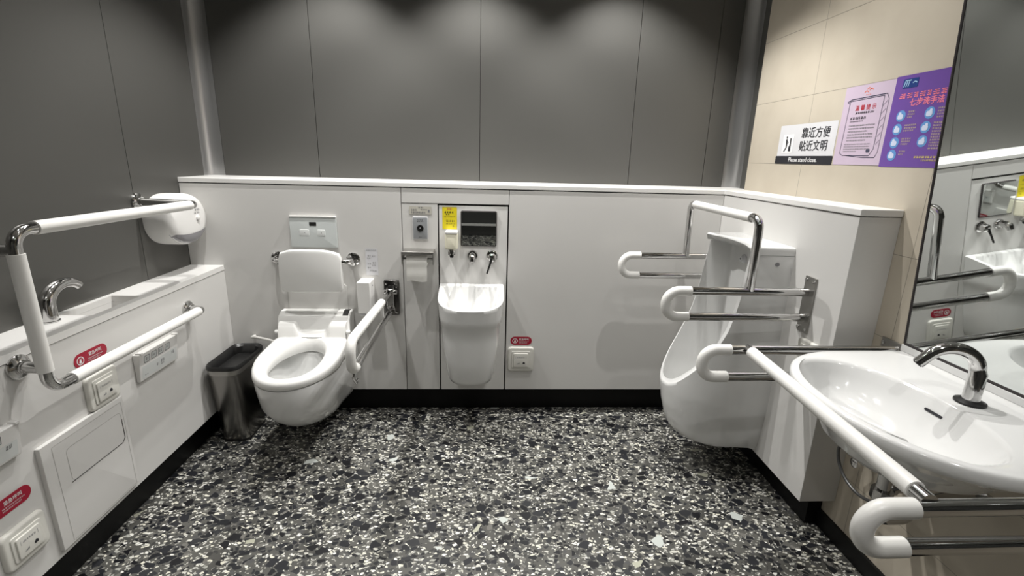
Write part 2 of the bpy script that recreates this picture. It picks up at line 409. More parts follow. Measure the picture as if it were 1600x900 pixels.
# ceiling downlights
for x, y in ROW_WALL + ROW_NEAR + ROW_MID + ROW_REAR:
    t = thing('ceiling_downlight', 'small round recessed downlight in the pale ceiling', 'ceiling light', (x, y, ZC), 0, 'recessed downlights in the ceiling')
    obj('trim_ring', lathe(B(), [(.055, 0), (.055, -.004), (.045, -.006), (.040, -.002), (.040, 0)]), M_LID, t)

# ------------------------------------------------------------------ outline helpers for ceramics
def dloop(ds, rf, hw0, hw1, z, d0=0.0, ns=10, na=56, nb=12, p=2.0, rb=0.0):
    """closed loop (s, d, z): back edge at depth d0, straight sides to depth ds, rounded front reaching ds+rf"""
    P = []
    for i in range(ns):
        t = i / ns; P.append((hw0 + (hw1 - hw0) * t, d0 + (ds - d0) * t))
    for i in range(na + 1):
        a = pi * i / na; c, s = cos(a), sin(a)
        P.append((hw1 * math.copysign(abs(c) ** (2 / p), c), ds + rf * abs(s) ** (2 / p)))
    for i in range(ns):
        t = (i + 1) / ns; P.append((-(hw1 + (hw0 - hw1) * t), ds + (d0 - ds) * t))
    for i in range(1, nb):
        t = i / nb; P.append((-hw0 + 2 * hw0 * t, d0))
    if rb:
        Q = []
        for s, d in P:  # round the two back corners
            cx, cd = hw0 - rb, d0 + rb
            if abs(s) > cx and d < cd:
                k = Vector((abs(s) - cx, cd - d)); 
                if k.length > 1e-6:
                    m_ = max(k.x, k.y); k = k.normalized() * m_
                s = math.copysign(cx + k.x, s); d = cd - k.y
            Q.append((s, d))
        P = Q
    return [(s, d, z) for s, d in P]
def on_back(lp, x0): return [(x0 + s, -d, z) for s, d, z in lp]
def on_right(lp, y0, xw): return [(xw - d, y0 + s, z) for s, d, z in lp]

# ------------------------------------------------------------------ toilet
TX = -.863
t = thing('toilet', 'white wall-hung toilet with the seat down, beside the steel bin', 'toilet', (TX, 0, 0))
BL = lambda *a, **k: on_back(dloop(*a, **k), 0)
bm = B()
outer = [(.05, .14, .10, .070, .110), (.08, .185, .122, .098, .115), (.13, .220, .142, .122, .140), (.18, .248, .160, .140, .182), (.235, .265, .175, .156, .237),
         (.275, .275, .184, .172, .30), (.29, .272, .187, .180, .37), (.295, .272, .188, .184, .415), (.295, .270, .186, .182, .425)]
loops = [BL(a, b, c, d_, z) for a, b, c, d_, z in outer]
loops += [BL(.30, .225, .15, .145, .427, d0=.14, rb=.05), BL(.30, .22, .145, .14, .42, d0=.145, rb=.05), BL(.30, .20, .135, .13, .36, d0=.155, rb=.05),
          BL(.30, .16, .115, .108, .29, d0=.175, rb=.05), BL(.29, .11, .08, .075, .235, d0=.20, rb=.04), BL(.28, .07, .05, .05, .215, d0=.22, rb=.03)]
loft(bm, loops, True, True)
bowl = obj('bowl', bm, M_CER, t, 60)
bm = B(); bm.faces.new([bm.verts.new(v) for v in BL(.29, .115, .083, .078, .245, d0=.197, rb=.04)]); obj('water', bm, M_WATER, t)
# seat: ring with rounded section
so = dict(d0=.122, rb=.03)
def egg(n, z, kx, ky, cy=.328):
    ref = dloop(.30, .27, .185, .185, z, **so); out = []
    for s, d, _ in ref:
        a = math.atan2((d - cy) / .25, s / .185); c_, s_ = cos(a), sin(a)
        wx = kx * (1 - .10 * s_ if s_ < 0 else 1)
        # narrower towards the back
        out.append((wx * c_ * (1 + .12 * s_), -(cy + ky * s_), z))
    return out
def SL(k, z): return BL(.30 , .272 - k, .178 - k, .187 - k, z, d0=.122 + k, rb=.03)
bm = B()
loft(bm, [SL(.004, .432), SL(0, .440), SL(0, .456), SL(.005, .466), SL(.016, .471), egg(0, .469, .126, .202), egg(0, .462, .114, .190), egg(0, .448, .106, .182), egg(0, .434, .110, .186)], wrap=True)
for v in bm.verts:
    if v.co.z > .446: v.co.z += .036 * max(0, min(1, (.50 + v.co.y) / .36)) * min(1, (v.co.z - .446) / .012)
obj('seat', bm, M_SEAT, t, 60)
# bidet unit behind the seat: wedge box with a sloping top
bm = B(); hw = .178
prof = [(-.003, .435), (-.003, .615), (-.045, .617), (-.082, .600), (-.092, .585), (-.104, .50), (-.125, .47), (-.13, .435)]
loft(bm, [[(-hw, y, z) for y, z in prof], [(hw, y, z) for y, z in prof]], True, True)
bu = obj('bidet_unit', bm, M_SEAT, t, 30, bevel=.006)
bm = B(); wy = [(-.012, .6155), (-.045, .6175), (-.066, .6082)]
loft(bm, [[(-.150, y, z - .001), (.110, y, z - .001), (.110, y, z + .0011), (-.150, y, z + .0011)] for y, z in wy], True, True)
obj('recess_strip', bm, noisy(mat('pale_grey_recess', (.62, .62, .60), .3), 30, .02), bu)
bm = B(); wy = [(-.018, .6163), (-.045, .6175), (-.060, .6107), (-.078, .6024)]
loft(bm, [[(.140, y, z - .001), (.168, y, z - .001), (.168, y, z + .0016), (.140, y, z + .0016)] for y, z in wy], True, True)
q = obj('indicator_window', bm, M_BLACK, bu)
# hinge cover: two raised shoulders and a low middle with a round front
bm = B(); xs = [-.165 + .33 * k / 44 for k in range(45)]; loops = []
for x in xs:
    a = abs(x); k = 0 if a > .088 else (1 if a < .062 else (.088 - a) / .026); k = k * k * (3 - 2 * k)
    ztop = .577 - .042 * k
    loops.append([(x, -.085, .48), (x, -.085, ztop - .01), (x, -.092, ztop), (x, -.106, ztop - .001), (x, -.118, ztop - .008), (x, -.127, ztop - .024), (x, -.138, .500), (x, -.140, .470), (x, -.10, .470)])
loft(bm, loops, True, True); obj('hinge_cover', bm, M_SEAT, t, 50)
for s in (-1, 1):
    obj('hinge_pin', lathe(B(), [(.009, 0), (.011, .003), (.011, .016), (.007, .020)], (s * .166, -.118, .528), (s, 0, 0)), M_SEAT, t, 50)
# rear skirt flares beside the unit
for s in (-1, 1):
    bm = B(); loft(bm, [[(s * .182, -.02, .425), (s * .192, -.02, .425), (s * .192, -.02, .50), (s * .182, -.02, .52)], [(s * .180, -.22, .430), (s * .188, -.22, .430), (s * .187, -.22, .452), (s * .180, -.22, .456)]], True, True)
    obj('side_skirt', bm, M_SEAT, t, 40, bevel=.002)
# wall mounting plate and supply hose
obj('wall_plate', slab(B(), .30, .30, .02, -.0005, -.006, 0, .60, e=.002), M_PANEL, t)
hp = fillet([(-.34, -.004, .462), (-.34, -.05, .470), (-.30, -.08, .484), (-.22, -.10, .475), (-.176, -.09, .45)], .05)
hp = [Vector(p) for p in hp]
obj('supply_hose', tube(B(), hp, .0065, 14), M_HOSE, t)
obj('hose_connector', tube(B(), [(-.235, -.12, .415), (-.19, -.12, .45)], .016, 16), M_SEAT, t, 50)

# backrest above the toilet
t = thing('padded_backrest', 'white padded toilet backrest on chrome wall flanges above the toilet', 'backrest', (TX + .005, 0, .88))
hx = .186
bp = fillet([(-hx, -.001, 0), (-hx, -.075, 0), (hx, -.075, 0), (hx, -.001, 0)], .03)
obj('support_rail', tube(B(), bp, .0125), M_CHROME, t)
for s in (-1, 1): obj('flange', lathe(B(), [(.034, .0005), (.034, .006), (.028, .011), (.016, .013), (.016, .02)], (s * hx, 0, 0), (0, -1, 0)), M_CHROME, t, 40)
bm = B(); loops = []
for k in range(33):
    u = -1 + 2 * k / 32; x = .150 * u
    zt = .068 - .030 * abs(u) ** 3.2; zt -= .0 if abs(u) < .95 else .02 * (abs(u) - .95) / .05
    zb = -.150 + (.0 if abs(u) < .95 else .012 * (abs(u) - .95) / .05)
    yo = -.095 - .028 * (1 - u * u)       # slightly bowed forwards
    th = .030
    loops.append([(x, yo + th, zt - .012), (x, yo + th - .006, zt - .002), (x, yo + .010, zt), (x, yo + .002, zt - .006), (x, yo, zt - .020), (x, yo - .004, (zt + zb) / 2), (x, yo, zb + .016), (x, yo + .004, zb + .004), (x, yo + .012, zb), (x, yo + th - .004, zb + .002), (x, yo + th, zb + .012)])
loft(bm, loops, True, True); obj('pad', bm, M_SEAT, t, 50, bevel=.004)

# flush plate
t = thing('flush_plate', 'pale grey-green glass flush plate with two square buttons above the backrest', 'flush plate', (-.857, 0, 1.017))
obj('plate', slab(B(), .228, .156, .004, -.0005, -.012, e=.002), M_GREYBTN, t)
obj('sensor_window', slab(B(), .034, .018, .002, -.0118, -.0135, 0, .040), M_BLACK, t)
for x in (-.044, .038): obj('button', slab(B(), .048 if x < 0 else .040, .032, .006, -.0118, -.0140, x, -.004, e=.001), M_BTN, t)
obj_pieces('button_mark', plate(plate(B(), .004, .004, .0018, -.0144, -.042, -.004), .004, .004, .0018, -.0144, .040, -.004), M_GINK, t)
obj('edge_lip', slab(B(), .228, .005, .002, -.0005, -.0145, 0, .0757), M_LID, t)

# instruction label
t = thing('instruction_label', 'narrow white instruction label with small pictures right of the backrest', 'label', (-.580, 0, .867))
obj('sticker', plate(B(), .062, .138, .002, -.0007), M_SIGNW, t)
bm = B(); lines(bm, -.026, .026, .060, .006, -.0011, True, .005)
for i, (x, z) in enumerate([(-.012, .032), (.010, .030), (-.014, .018), (.012, -.004), (-.012, -.010), (.010, -.018), (-.004, -.045), (.014, -.048), (-.014, -.030)]): lines(bm, x - .009, x + .009, z, .007, -.0011, True, .006)
obj_pieces('print', bm, M_LINK, t)

# white tissue box / dispenser
t = thing('wall_dispenser_box', 'plain white rectangular wall dispenser box left of the fold-up grab bar', 'dispenser', (-.606, 0, .70))
bm = B(); box(bm, (-.033, -.095, -.082), (.033, -.0005, .082)); obj('housing', bm, M_PLAS, t, 30, bevel=.004)
obj('lock', lathe(B(), [(.004, 0), (.004, .0015)], (.0331, -.045, .055), (1, 0, 0), 16), M_GINK, t)
obj('nozzle_tray', slab(B(), .05, .012, .004, -.01, -.09, 0, -.088, e=.003), M_SIGNW, t)

# fold-up grab bar beside the toilet
FX = -.485
t = thing('fold_up_grab_bar', 'fold-up grab bar with white grip on the right side of the toilet', 'grab bar', (FX, 0, .68))
obj('wall_plate', slab(B(), .078, .190, .010, -.0005, -.012, 0, 0, e=.003), noisy(mat('dark_chrome_plate', (.16, .155, .15), .16, 1), 10, .1), t)
br = obj('hinge_bracket', loft(B(), [[(-.022, -.012, -.075), (.022, -.012, -.075), (.022, -.012, .065), (-.022, -.012, .065)], [(-.018, -.060, -.03), (.018, -.060, -.03), (.018, -.060, .058), (-.018, -.060, .058)]], True, True), M_CHROME, t, 30, bevel=.004)
obj('pivot_pin', lathe(B(), [(.010, -.034), (.013, -.030), (.013, .030), (.010, .034)], (0, -.045, .040), (1, 0, 0)), M_CHROME, t, 40)
for zz in (.075, -.078):
    for xx in (-.024, .024): obj('bolt', lathe(B(), [(.006, 0), (.006, .003), (.003, .005)], (xx, -.012, zz), (0, -1, 0), 12), M_CHROME, t)
fp = fillet([(0, -.045, .040), (0, -.795, .062), (0, -.795, -.060), (0, -.035, -.060)], .052, 12)
obj('tube_frame', tube(B(), fp, .0150), M_CHROME, t)
obj('grip', tube(B(), sub_path(fp, .205, -.70), .0185), M_GRIP, t)
obj('brace', tube(B(), [(.0, -.20, .040), (.0, -.20, -.055)], .004, 10), M_CHROME, t)
bm = B(); tube(bm, fillet([(0, -.775, -.062), (0, -.778, -.085), (.0, -.74, -.125), (0, -.72, -.118)], .015), .006, 10); obj('catch_lever', bm, M_CHROME, t)

# ------------------------------------------------------------------ flush panel, paper holder, wash unit
t = thing('touchless_flush_panel', 'grey flush sensor plate with round black button above the paper holder', 'switch', (-.330, 0, 1.045))
obj('plate', slab(B(), .070, .108, .003, -.0005, -.006, e=.001), M_GREYPL, t)
obj('frame', slab(B(), .076, .114, .004, -.0003, -.003, e=.001), M_SIGNW, t)
obj('button', lathe(B(), [(.0165, 0), (.0165, .003), (.012, .004), (.012, .002), (.006, .0025)], (0, -.006, .0), (0, -1, 0)), M_BLACK, t, 40)
obj('button_dot', lathe(B(), [(.004, 0), (.003, .001)], (0, -.0088, 0), (0, -1, 0), 12), M_GINK, t)
bm = B(); lines(bm, -.014, .014, .041, .004, -.0063); lines(bm, -.018, .018, .033, .003, -.0063); lines(bm, -.008, .008, -.045, .003, -.0063); obj_pieces('print', bm, M_INK, t)
t = thing('notice_sticker', 'small beige notice sticker with grey print above the flush sensor plate', 'sticker', (-.328, 0, 1.133))
obj('sticker', plate(B(), .110, .040, .002, -.0007), noisy(mat('beige_sticker', (.52, .50, .44), .5), 30, .03), t)
bm = B(); lines(bm, -.01, .015, .015, .006, -.0011); lines(bm, -.045, -.018, .003, .007, -.0011); lines(bm, .0, .035, .005, .004, -.0011); lines(bm, -.045, .025, -.010, .009, -.0011, True, .008); plate(bm, .008, .014, .002, -.0011, .042, -.002)
obj_pieces('print', bm, M_GINK, t)

t = thing('toilet_paper_holder', 'metal toilet paper holder with a flat shelf on the narrow wall panel', 'toilet paper holder', (-.3355, 0, .93))
obj('shelf', box(B(), (-.076, -.095, .004), (.076, -.001, .010)), M_STEEL, t, 30, bevel=.0015)
obj('shelf_lip', box(B(), (-.079, -.1, -.003), (.079, -.094, .011)), M_STEEL, t, 30, bevel=.001)
for s in (-1, 1): obj('side_arm', loft(B(), [[(s * .074, -.001, -.02), (s * .074, -.095, -.055), (s * .074, -.095, .006), (s * .074, -.001, .006)], [(s * .079, -.001, -.02), (s * .079, -.095, -.055), (s * .079, -.095, .006), (s * .079, -.001, .006)]], True, True), M_STEEL, t, 30, bevel=.001)
obj('spindle', tube(B(), [(-.074, -.055, -.032), (.074, -.055, -.032)], .006, 12), M_CHROME, t)
t = thing('toilet_paper_roll', 'white toilet paper roll hanging in the metal holder, its end loose', 'toilet paper', (-.341, -.055, .898))
bm = B(); seg = 36
prf = [(.019, -.050), (.030, -.050), (.0335, -.048), (.034, 0), (.0335, .048), (.030, .050), (.019, .050)]
loops = [[(h, r * cos(2 * pi * k / seg), r * sin(2 * pi * k / seg)) for k in range(seg)] for r, h in prf]; loft(bm, loops, wrap=True)
obj('roll', bm, M_PAPER, t, 40)
bm = B(); rows = []
for k in range(15):
    q = k / 14
    if k < 5: a = R(90 + 22 * k); y, z = .0348 * cos(a), .0348 * sin(a)
    else: y = -.0348 + .004 * sin(k) * .5; z = -(k - 4) * .0108
    rows.append([(-.05 + .1 * j / 8, y - .0008 * sin(j * 1.7 + k), z + (.004 * sin(j * .8) if k == 14 else 0)) for j in range(9)])
back = [[(x, y + .0012, z) for x, y, z in r_] for r_ in rows]
loft(bm, [r_ + b_[::-1] for r_, b_ in zip(rows, back)], True, True); obj('loose_sheet', bm, M_PAPER, t, 60)

# yellow notice, soap bottle, spout, tap, mirror above the small basin
t = thing('yellow_notice', 'yellow notice sticker left of the small mirror', 'sticker', (-.183, 0, 1.097))
obj('sticker', plate(B(), .073, .112, .002, .0023), M_YEL, t)
bm = B(); lines(bm, -.012, .012, .047, .008, .0019, True, .008); obj('title_print', bm, M_ORT, t)
bm = B(); lines(bm, -.026, .022, .030, .008, .0019, True, .008); lines(bm, -.02, .0, .020, .006, .0019); obj_pieces('print', bm, M_INK, t)
bm = B(); lines(bm, -.028, .028, .008, .004, .0019, True, .004); lines(bm, -.02, .024, -.014, .010, .0019, True, .009); lines(bm, -.02, .028, -.028, .004, .0019, True, .004); lines(bm, .014, .024, -.040, .008, .0019)
obj_pieces('small_print', bm, noisy(mat('olive_print', (.32, .26, .02), .5), 30, .02), t)

t = thing('soap_dispenser', 'cream soap bottle with black nozzle on the wall under the yellow notice', 'soap dispenser', (-.172, 0, .975))
bm = B(); slab(bm, .064, .088, .014, .0025, -.050, 0, .012, e=.012); obj('bottle', bm, M_SOAP, t, 50)
obj('cap', slab(B(), .062, .014, .006, .002, -.052, 0, .056, e=.005), M_PLAS, t, 50)
nb = obj('nozzle', lathe(B(), [(.016, 0), (.019, .006), (.019, .026), (.012, .030)], (.0, -.03, -.032), (0, 0, -1)), M_CHROME, t, 40)
obj('nozzle_tip', lathe(B(), [(.011, 0), (.009, .012), (.006, .014)], (.0, -.032, -.060), (0, -.4, -1), 20), M_BLACK, t, 40)

t = thing('wall_spout', 'round chrome spout on the wall below the small mirror', 'faucet', (-.0675, 0, .908))
obj('flange', lathe(B(), [(.028, 0), (.028, .006), (.024, .012), (.019, .013)], (0, .0025, 0), (0, -1, 0)), M_CHROME, t, 40)
obj('spout', tube(B(), fillet([(0, .0, .004), (0, -.052, .004), (0, -.064, -.022)], .016), [.017] * 10 + [.013], 24), M_CHROME, t, 40)
t = thing('lever_tap', 'chrome wall tap with a thin black lever, right of the round spout', 'faucet', (.033, 0, .908))
obj('flange', lathe(B(), [(.030, 0), (.030, .006), (.026, .010), (.022, .011)], (0, .0025, 0), (0, -1, 0)), M_CHROME, t, 40)
obj('body', lathe(B(), [(.020, 0), (.022, .004), (.021, .030), (.016, .036), (.006, .038)], (0, -.008, -.002), (0, -1, -.1)), M_CHROME, t, 40)
obj('lever', tube(B(), [(-.002, -.040, -.006), (-.012, -.050, -.040), (-.026, -.056, -.082)], [.0075, .0048, .0045], 14), M_BLACK, t, 50)

t = thing('small_mirror', 'small nearly square dark-looking mirror set in the panel above the basin', 'mirror', (-.0365, 0, 1.047))
obj('frame', slab(B(), .182, .180, .008, .0025, -.003, e=.001), M_GAP, t)
bm = B(); tl = math.tan(R(4.4)); bm.faces.new([bm.verts.new((x, -.0060 - z * tl * .0 - .0001, z)) for x, z in rr2(.174, .172, .006, 5)])
gl = B(); hh = .086
loft(gl, [[(x, -.0032, z) for x, z in rr2(.174, .172, .006, 5)], [(x, -.0036 - (z + hh) * tl, z) for x, z in rr2(.174, .172, .006, 5)]], True, True); bm.free()
obj('glass', gl, M_MIRROR, t)

# small washbasin
t = thing('ostomate_basin', 'small deep white basin with straight sides on the middle of the back wall', 'wash basin', (-.0700, 0, 0))
bm = B()
def zr_b(d): return .757 - .060 * min(1, max(0, (d) / .27)) ** 1.1
def WB(ds, rf, hw0, hw1, z, d0=-.002, rim=None, dz=0, **k):
    lp = dloop(ds, rf, hw0, hw1, z, d0=d0, p=2.5, **k)
    if rim: lp = [(s, d, zr_b(d) + dz) for s, d, _ in lp]
    return on_back(lp, 0)
outer = [(.10, .125, .105, .105, .290), (.11, .130, .112, .112, .294), (.115, .138, .122, .120, .32), (.12, .142, .135, .132, .42), (.12, .146, .146, .143, .52), (.12, .148, .152, .149, .595), (.12, .153, .157, .154, .603), (.12, .156, .160, .158, .635)]
loops = [WB(*a) for a in outer]
loops += [WB(.12, .158, .164, .162, 0, rim=1, dz=-.022), WB(.12, .160, .166, .164, 0, rim=1, dz=-.004), WB(.12, .156, .162, .160, 0, rim=1, dz=0)]
loops += [WB(.12, .148, .154, .152, 0, rim=1, d0=.018, dz=0, rb=.03), WB(.12, .144, .149, .147, 0, rim=1, d0=.024, dz=-.006, rb=.03),
          WB(.12, .132, .138, .136, .63, d0=.040, rb=.04), WB(.12, .118, .122, .120, .605, d0=.058, rb=.04), WB(.13, .06, .07, .07, .600, d0=.10, rb=.03), WB(.135, .04, .045, .045, .56, d0=.115, rb=.02)]
loft(bm, loops, True, True); obj('bowl', bm, M_CER, t, 50)
obj('drain_slot', lathe(B(), [(.005, 0), (.005, .001)], (.0, -.2425, .315), (0, -1, 0), 12), M_INK, t)

# ------------------------------------------------------------------ call plates and red labels
def red_label(label, loc, rot, group=None, w_=.116, h_=.048):
    t = thing('emergency_call_label', label, 'label', loc, rot)
    obj('sticker', slab(B(), w_, h_, h_ / 2, -.0004, -.0012, n=10), M_RED, t)
    bm = B(); cx = -w_ / 2 + h_ * .52; r1, r2 = h_ * .30, h_ * .24
    loft(bm, [[(cx + r_ * cos(2 * pi * k / 24), -.0016, r_ * sin(2 * pi * k / 24)) for k in range(24)] for r_ in (r1, r2)])
    # hand pressing a button
    bm.faces.new([bm.verts.new((cx + a * h_, -.0016, b * h_)) for a, b in ((-.10, -.16), (.06, -.19), (.10, -.02), (.02, .03), (.0, .12), (-.06, .12), (-.06, -.02), (-.12, -.02))])
    bm.faces.new([bm.verts.new((cx + a * h_, -.0016, b * h_)) for a, b in ((.07, .06), (.14, .10), (.10, .16), (.03, .12))])
    obj('pictogram', bm, M_WHITE, t)
    bm = B(); x0 = w_ * .13; text_bm(bm, '紧急呼叫', h_ * .30, x0, h_ * .16, -.0016, .95, .004 * h_)
    for k in (0, 1): lines(bm, -w_ * .11, w_ * (.36 - .08 * k), -h_ * (.10 + .15 * k), h_ * .075, -.0016, True, .003)
    obj_pieces('lettering', bm, M_WHITE, t)
def call_plate(label, loc, rot, w_=.142, h_=.142, deep=.020):
    t = thing('emergency_call_button', label, 'call button', loc, rot)
    fr = obj('frame', slab(B(), w_, h_, .018, -.0004, -.013, e=.008), M_CREAM, t, 50)
    obj('cover_ridge', slab(B(), w_ * .70, h_ * .70, .008, -.012, -.016, e=.002), M_CREAM, t, 50)
    ro = obj('rocker', slab(B(), w_ * .55, h_ * .56, .005, -.0155, -deep, 0, -.002, e=.002), M_CREAM, t, 50)
    bm = B(); loft(bm, [[(x, -deep - .0004, z) for x, z in rr2(w_ * q, h_ * .12, .002, 3, 0, h_ * .11)] for q in (.40, .385)]); lines(bm, -w_ * .15, w_ * .15, h_ * .11, h_ * .05, -deep - .0004, True, .006); obj_pieces('print', bm, M_LINK, ro)
    bm = B(); bm.faces.new([bm.verts.new((w_ * .12 + a * w_, -deep - .0005, -h_ * .12 + b * w_)) for a, b in ((-.045, -.04), (.045, -.04), (.045, .01), (.0, .05), (-.045, .01))]); obj('bell_mark', bm, M_INK, ro)
    bm = B(); bm.faces.new([bm.verts.new((-w_ * .10 + a * w_, -deep - .0005, -h_ * .13 + b * w_)) for a, b in ((-.05, -.04), (.05, -.03), (.05, .03), (.02, .0), (-.04, -.02))]); obj('reset_mark', bm, M_GINK, ro)
    return t
red_label('red pill-shaped emergency label on the back wall right of the small basin', (.198, 0, .441), BACK)
call_plate('square cream call button on the back wall under its red label', (.198, 0, .336), BACK)
red_label('red pill-shaped label on the left counter front, above the white handrail', (XC, -.874, .722), LEFT, w_=.138)
call_plate('cream call button on the counter front just above the white access panel', (XC, -.862, .598), LEFT, .135, .125)
red_label('red pill-shaped label at the left edge of the photo, low on the counter', (XC, -1.243, .432), LEFT, w_=.145)
call_plate('cream call button lowest on the left, beside the access panel edge', (XC, -1.227, .300), LEFT, .135, .118)

# remote controls on the left counter front
def remote(label, cy, cz, w_, h_):
    t = thing('bidet_remote', label, 'remote control', (XC, cy, cz), LEFT)
    bm = B(); loft(bm, [[(-w_ / 2, -.0004, -h_ / 2), (w_ / 2, -.0004, -h_ / 2), (w_ / 2, -.0004, h_ / 2), (-w_ / 2, -.0004, h_ / 2)], [(-w_ / 2, -.014, -h_ / 2), (w_ / 2, -.014, -h_ / 2), (w_ / 2, -.028, h_ / 2), (-w_ / 2, -.028, h_ / 2)]], True, True)
    obj('casing', bm, M_PLAS, t, 30, bevel=.003)
    def fy(z): return -.014 - .014 * (z + h_ / 2) / h_ - .0006
    def tilt(bm):
        for v in bm.verts: v.co.y = fy(v.co.z)
        return bm
    for k in range(4):
        x = -w_ * .33 + k * w_ * .175
        bt = obj('button', tilt(plate(B(), w_ * .13, h_ * .24, .003, 0, x, h_ * .25)), M_BTN, t)
        bm = B(); loft(bm, [[(a, 0, b) for a, b in rr2(w_ * q, h_ * q2, .003, 3, x, h_ * .25)] for q, q2 in ((.135, .25), (.115, .21))]); lines(bm, x - .008, x + .008, h_ * .25, .010, 0); tilt(bm)
        for v in bm.verts: v.co.y -= .0004
        obj('button_print', bm, M_GINK, bt)
    pl = obj('lower_panel', tilt(plate(B(), w_ * .90, h_ * .46, .004, 0, 0, -h_ * .20)), M_BTN, t)
    bm = B(); lines(bm, -w_ * .10, -w_ * .03, -h_ * .2, .010, 0); lines(bm, w_ * .02, w_ * .10, -h_ * .15, .012, 0); lines(bm, w_ * .02, w_ * .10, -h_ * .26, .008, 0); lines(bm, w_ * .30, w_ * .38, -h_ * .08, .012, 0); lines(bm, -w_ * .4, -w_ * .3, -h_ * .32, .003, 0); tilt(bm)
    for v in bm.verts: v.co.y -= .0004
    obj_pieces('panel_print', bm, M_GINK, pl)
    for x in (-w_ * .46, w_ * .46): obj('clip', box(B(), (x - .006, -.032, h_ / 2 - .002), (x + .006, -.010, h_ / 2 + .006)), M_PLAS, t, 30, bevel=.001)
remote('white toilet remote control with four buttons under the white handrail', -.585, .592, .232, .112)
remote('white remote control cut off by the left photo edge, above a red label', -1.295, .606, .232, .100)

# access panel with a hatch
t = thing('access_panel', 'white square access panel with an outlined hatch, low on the left counter', 'panel', (XC, -.966, .354), LEFT)
obj('board', slab(B(), .335, .362, .004, -.0004, -.014, e=.0015), M_PANEL, t)
def groove(bm, pts, wd, y):
    for a, b in zip(pts, pts[1:]):
        a, b = Vector((a[0], 0, a[1])), Vector((b[0], 0, b[1])); d_ = (b - a).normalized(); n_ = Vector((-d_.z, 0, d_.x)) * wd / 2
        bm.faces.new([bm.verts.new((p.x, y, p.z)) for p in (a - n_, b - n_, b + n_, a + n_)])
    return bm
bm = B(); rrp = rr2(.285, .335, .002, 2, .012, -.006); groove(bm, rrp + rrp[:1], .0011, -.0145); obj('door_outline', bm, M_LGAP, t)
bm = B(); hr = rr2(.232, .115, .016, 6, .028, .070); groove(bm, hr + hr[:1], .0010, -.0146); obj('hatch_outline', bm, M_LGAP, t)
bm = B(); groove(bm, [(-.092, .0125), (.13, .0125), (.144, .028), (.144, .100)], .0026, -.0149); obj('hatch_slot', bm, M_GAP, t)

# ------------------------------------------------------------------ left side: tap, handrail, roll dispenser, bin
t = thing('counter_faucet', 'curved chrome sensor faucet standing on the left counter top', 'faucet', (-1.428, -.868, ZT))
obj('base_ring', lathe(B(), [(.028, .0004), (.028, .004), (.022, .007)]), M_CHROME, t, 40)
fp = [Vector((0, 0, .004)), Vector((0, 0, .035))] + [Vector((0, .078 - .078 * cos(R(a)), .045 + .066 * sin(R(a)))) for a in range(6, 139, 6)]
nn = len(fp); obj('spout', tube(B(), fp, [.0245 - .010 * min(1, i / nn) for i in range(nn)], 28), M_CHROME, t, 50)
obj('aerator', lathe(B(), [(.012, 0), (.010, .004)], tuple(fp[-1]), tuple(fp[-1] - fp[-2]), 20), M_BLACK, t, 50)

XP = -1.238
t = thing('wall_grab_rail', 'tall white and chrome grab rail fixed to left wall and counter front', 'grab bar', (XL, -.30, 1.0))
path = fillet([(XL, -.300, 1.178), (XP, -.300, 1.172), (XP, -1.128, 1.180), (XP, -1.125, .724), (-1.250, -.348, .716), (XC, -.335, .715)], [0, .032, .045, .045, .02, 0], 12)
obj('tube_frame', tube(B(), path, .0165, 24), M_CHROME, t, 50, world=True)
obj('top_grip', tube(B(), [(XP, -.345, 1.1725), (XP, -1.060, 1.1795)], .0192, 24), M_GRIP, t, 50, world=True)
obj('upright_grip', tube(B(), [(XP, -1.128, 1.120), (XP, -1.1255, .782)], .0192, 24), M_GRIP, t, 50, world=True)
obj('lower_grip', tube(B(), [(XP - .001, -1.050, .7235), (-1.2495, -.375, .7165)], .0192, 24), M_GRIP, t, 50, world=True)
def rose(p, ax, nm='flange', r=.036): 
    return obj(nm, lathe(B(), [(r, .0004), (r, .007), (r * .82, .013), (r * .55, .016), (r * .55, .024)], p, ax), M_CHROME, t, 40, world=True)
rose((XL, -.300, 1.178), (1, 0, 0)); rose((XC, -.335, .715), (1, 0, 0)); rose((XC, -1.118, .792), (1, 0, 0)); rose((XL, -1.128, 1.128), (1, 0, 0))
obj('stay', tube(B(), [(XC, -1.118, .792), (XP, -1.126, .792)], .0165), M_CHROME, t, 50, world=True)
obj('stay', tube(B(), [(XL, -1.128, 1.128), (XP, -1.128, 1.128)], .0165), M_CHROME, t, 50, world=True)

t = thing('paper_dispenser', 'white oval jumbo roll dispenser with smoky window on the left wall corner', 'paper dispenser', (XL, -.148, 1.088), LEFT)
bm = B(); W_, H_ = .142, .116
def el(y, k, dx=0, dz=0, p=2.08):
    out = []
    for i in range(56):
        a = 2 * pi * i / 56; c, s = cos(a), sin(a)
        out.append((dx + W_ * k * math.copysign(abs(c) ** (2 / p), c), y, dz + H_ * k * math.copysign(abs(s) ** (2 / p), s)))
    return out
loft(bm, [el(-.0005, .98), el(-.02, 1.0), el(-.085, 1.0), el(-.100, .985), el(-.112, .94), el(-.120, .86), el(-.124, .70), el(-.126, .4)], True, True)
obj('housing', bm, M_PLAS, t, 60)
bm = B(); ring = []
for sgn, z0 in ((1, None),):
    pts_o = []; pts_i = []
    for i in range(21):
        a = R(208 + (335 - 208) * i / 20); pts_o.append((W_ * 1.004 * cos(a), H_ * 1.004 * sin(a)))
    for i in range(21):
        u = i / 20; x = pts_o[0][0] + (pts_o[-1][0] - pts_o[0][0]) * u; z = pts_o[0][1] + (pts_o[-1][1] - pts_o[0][1]) * u - .012 * sin(pi * u); pts_i.append((x, z))
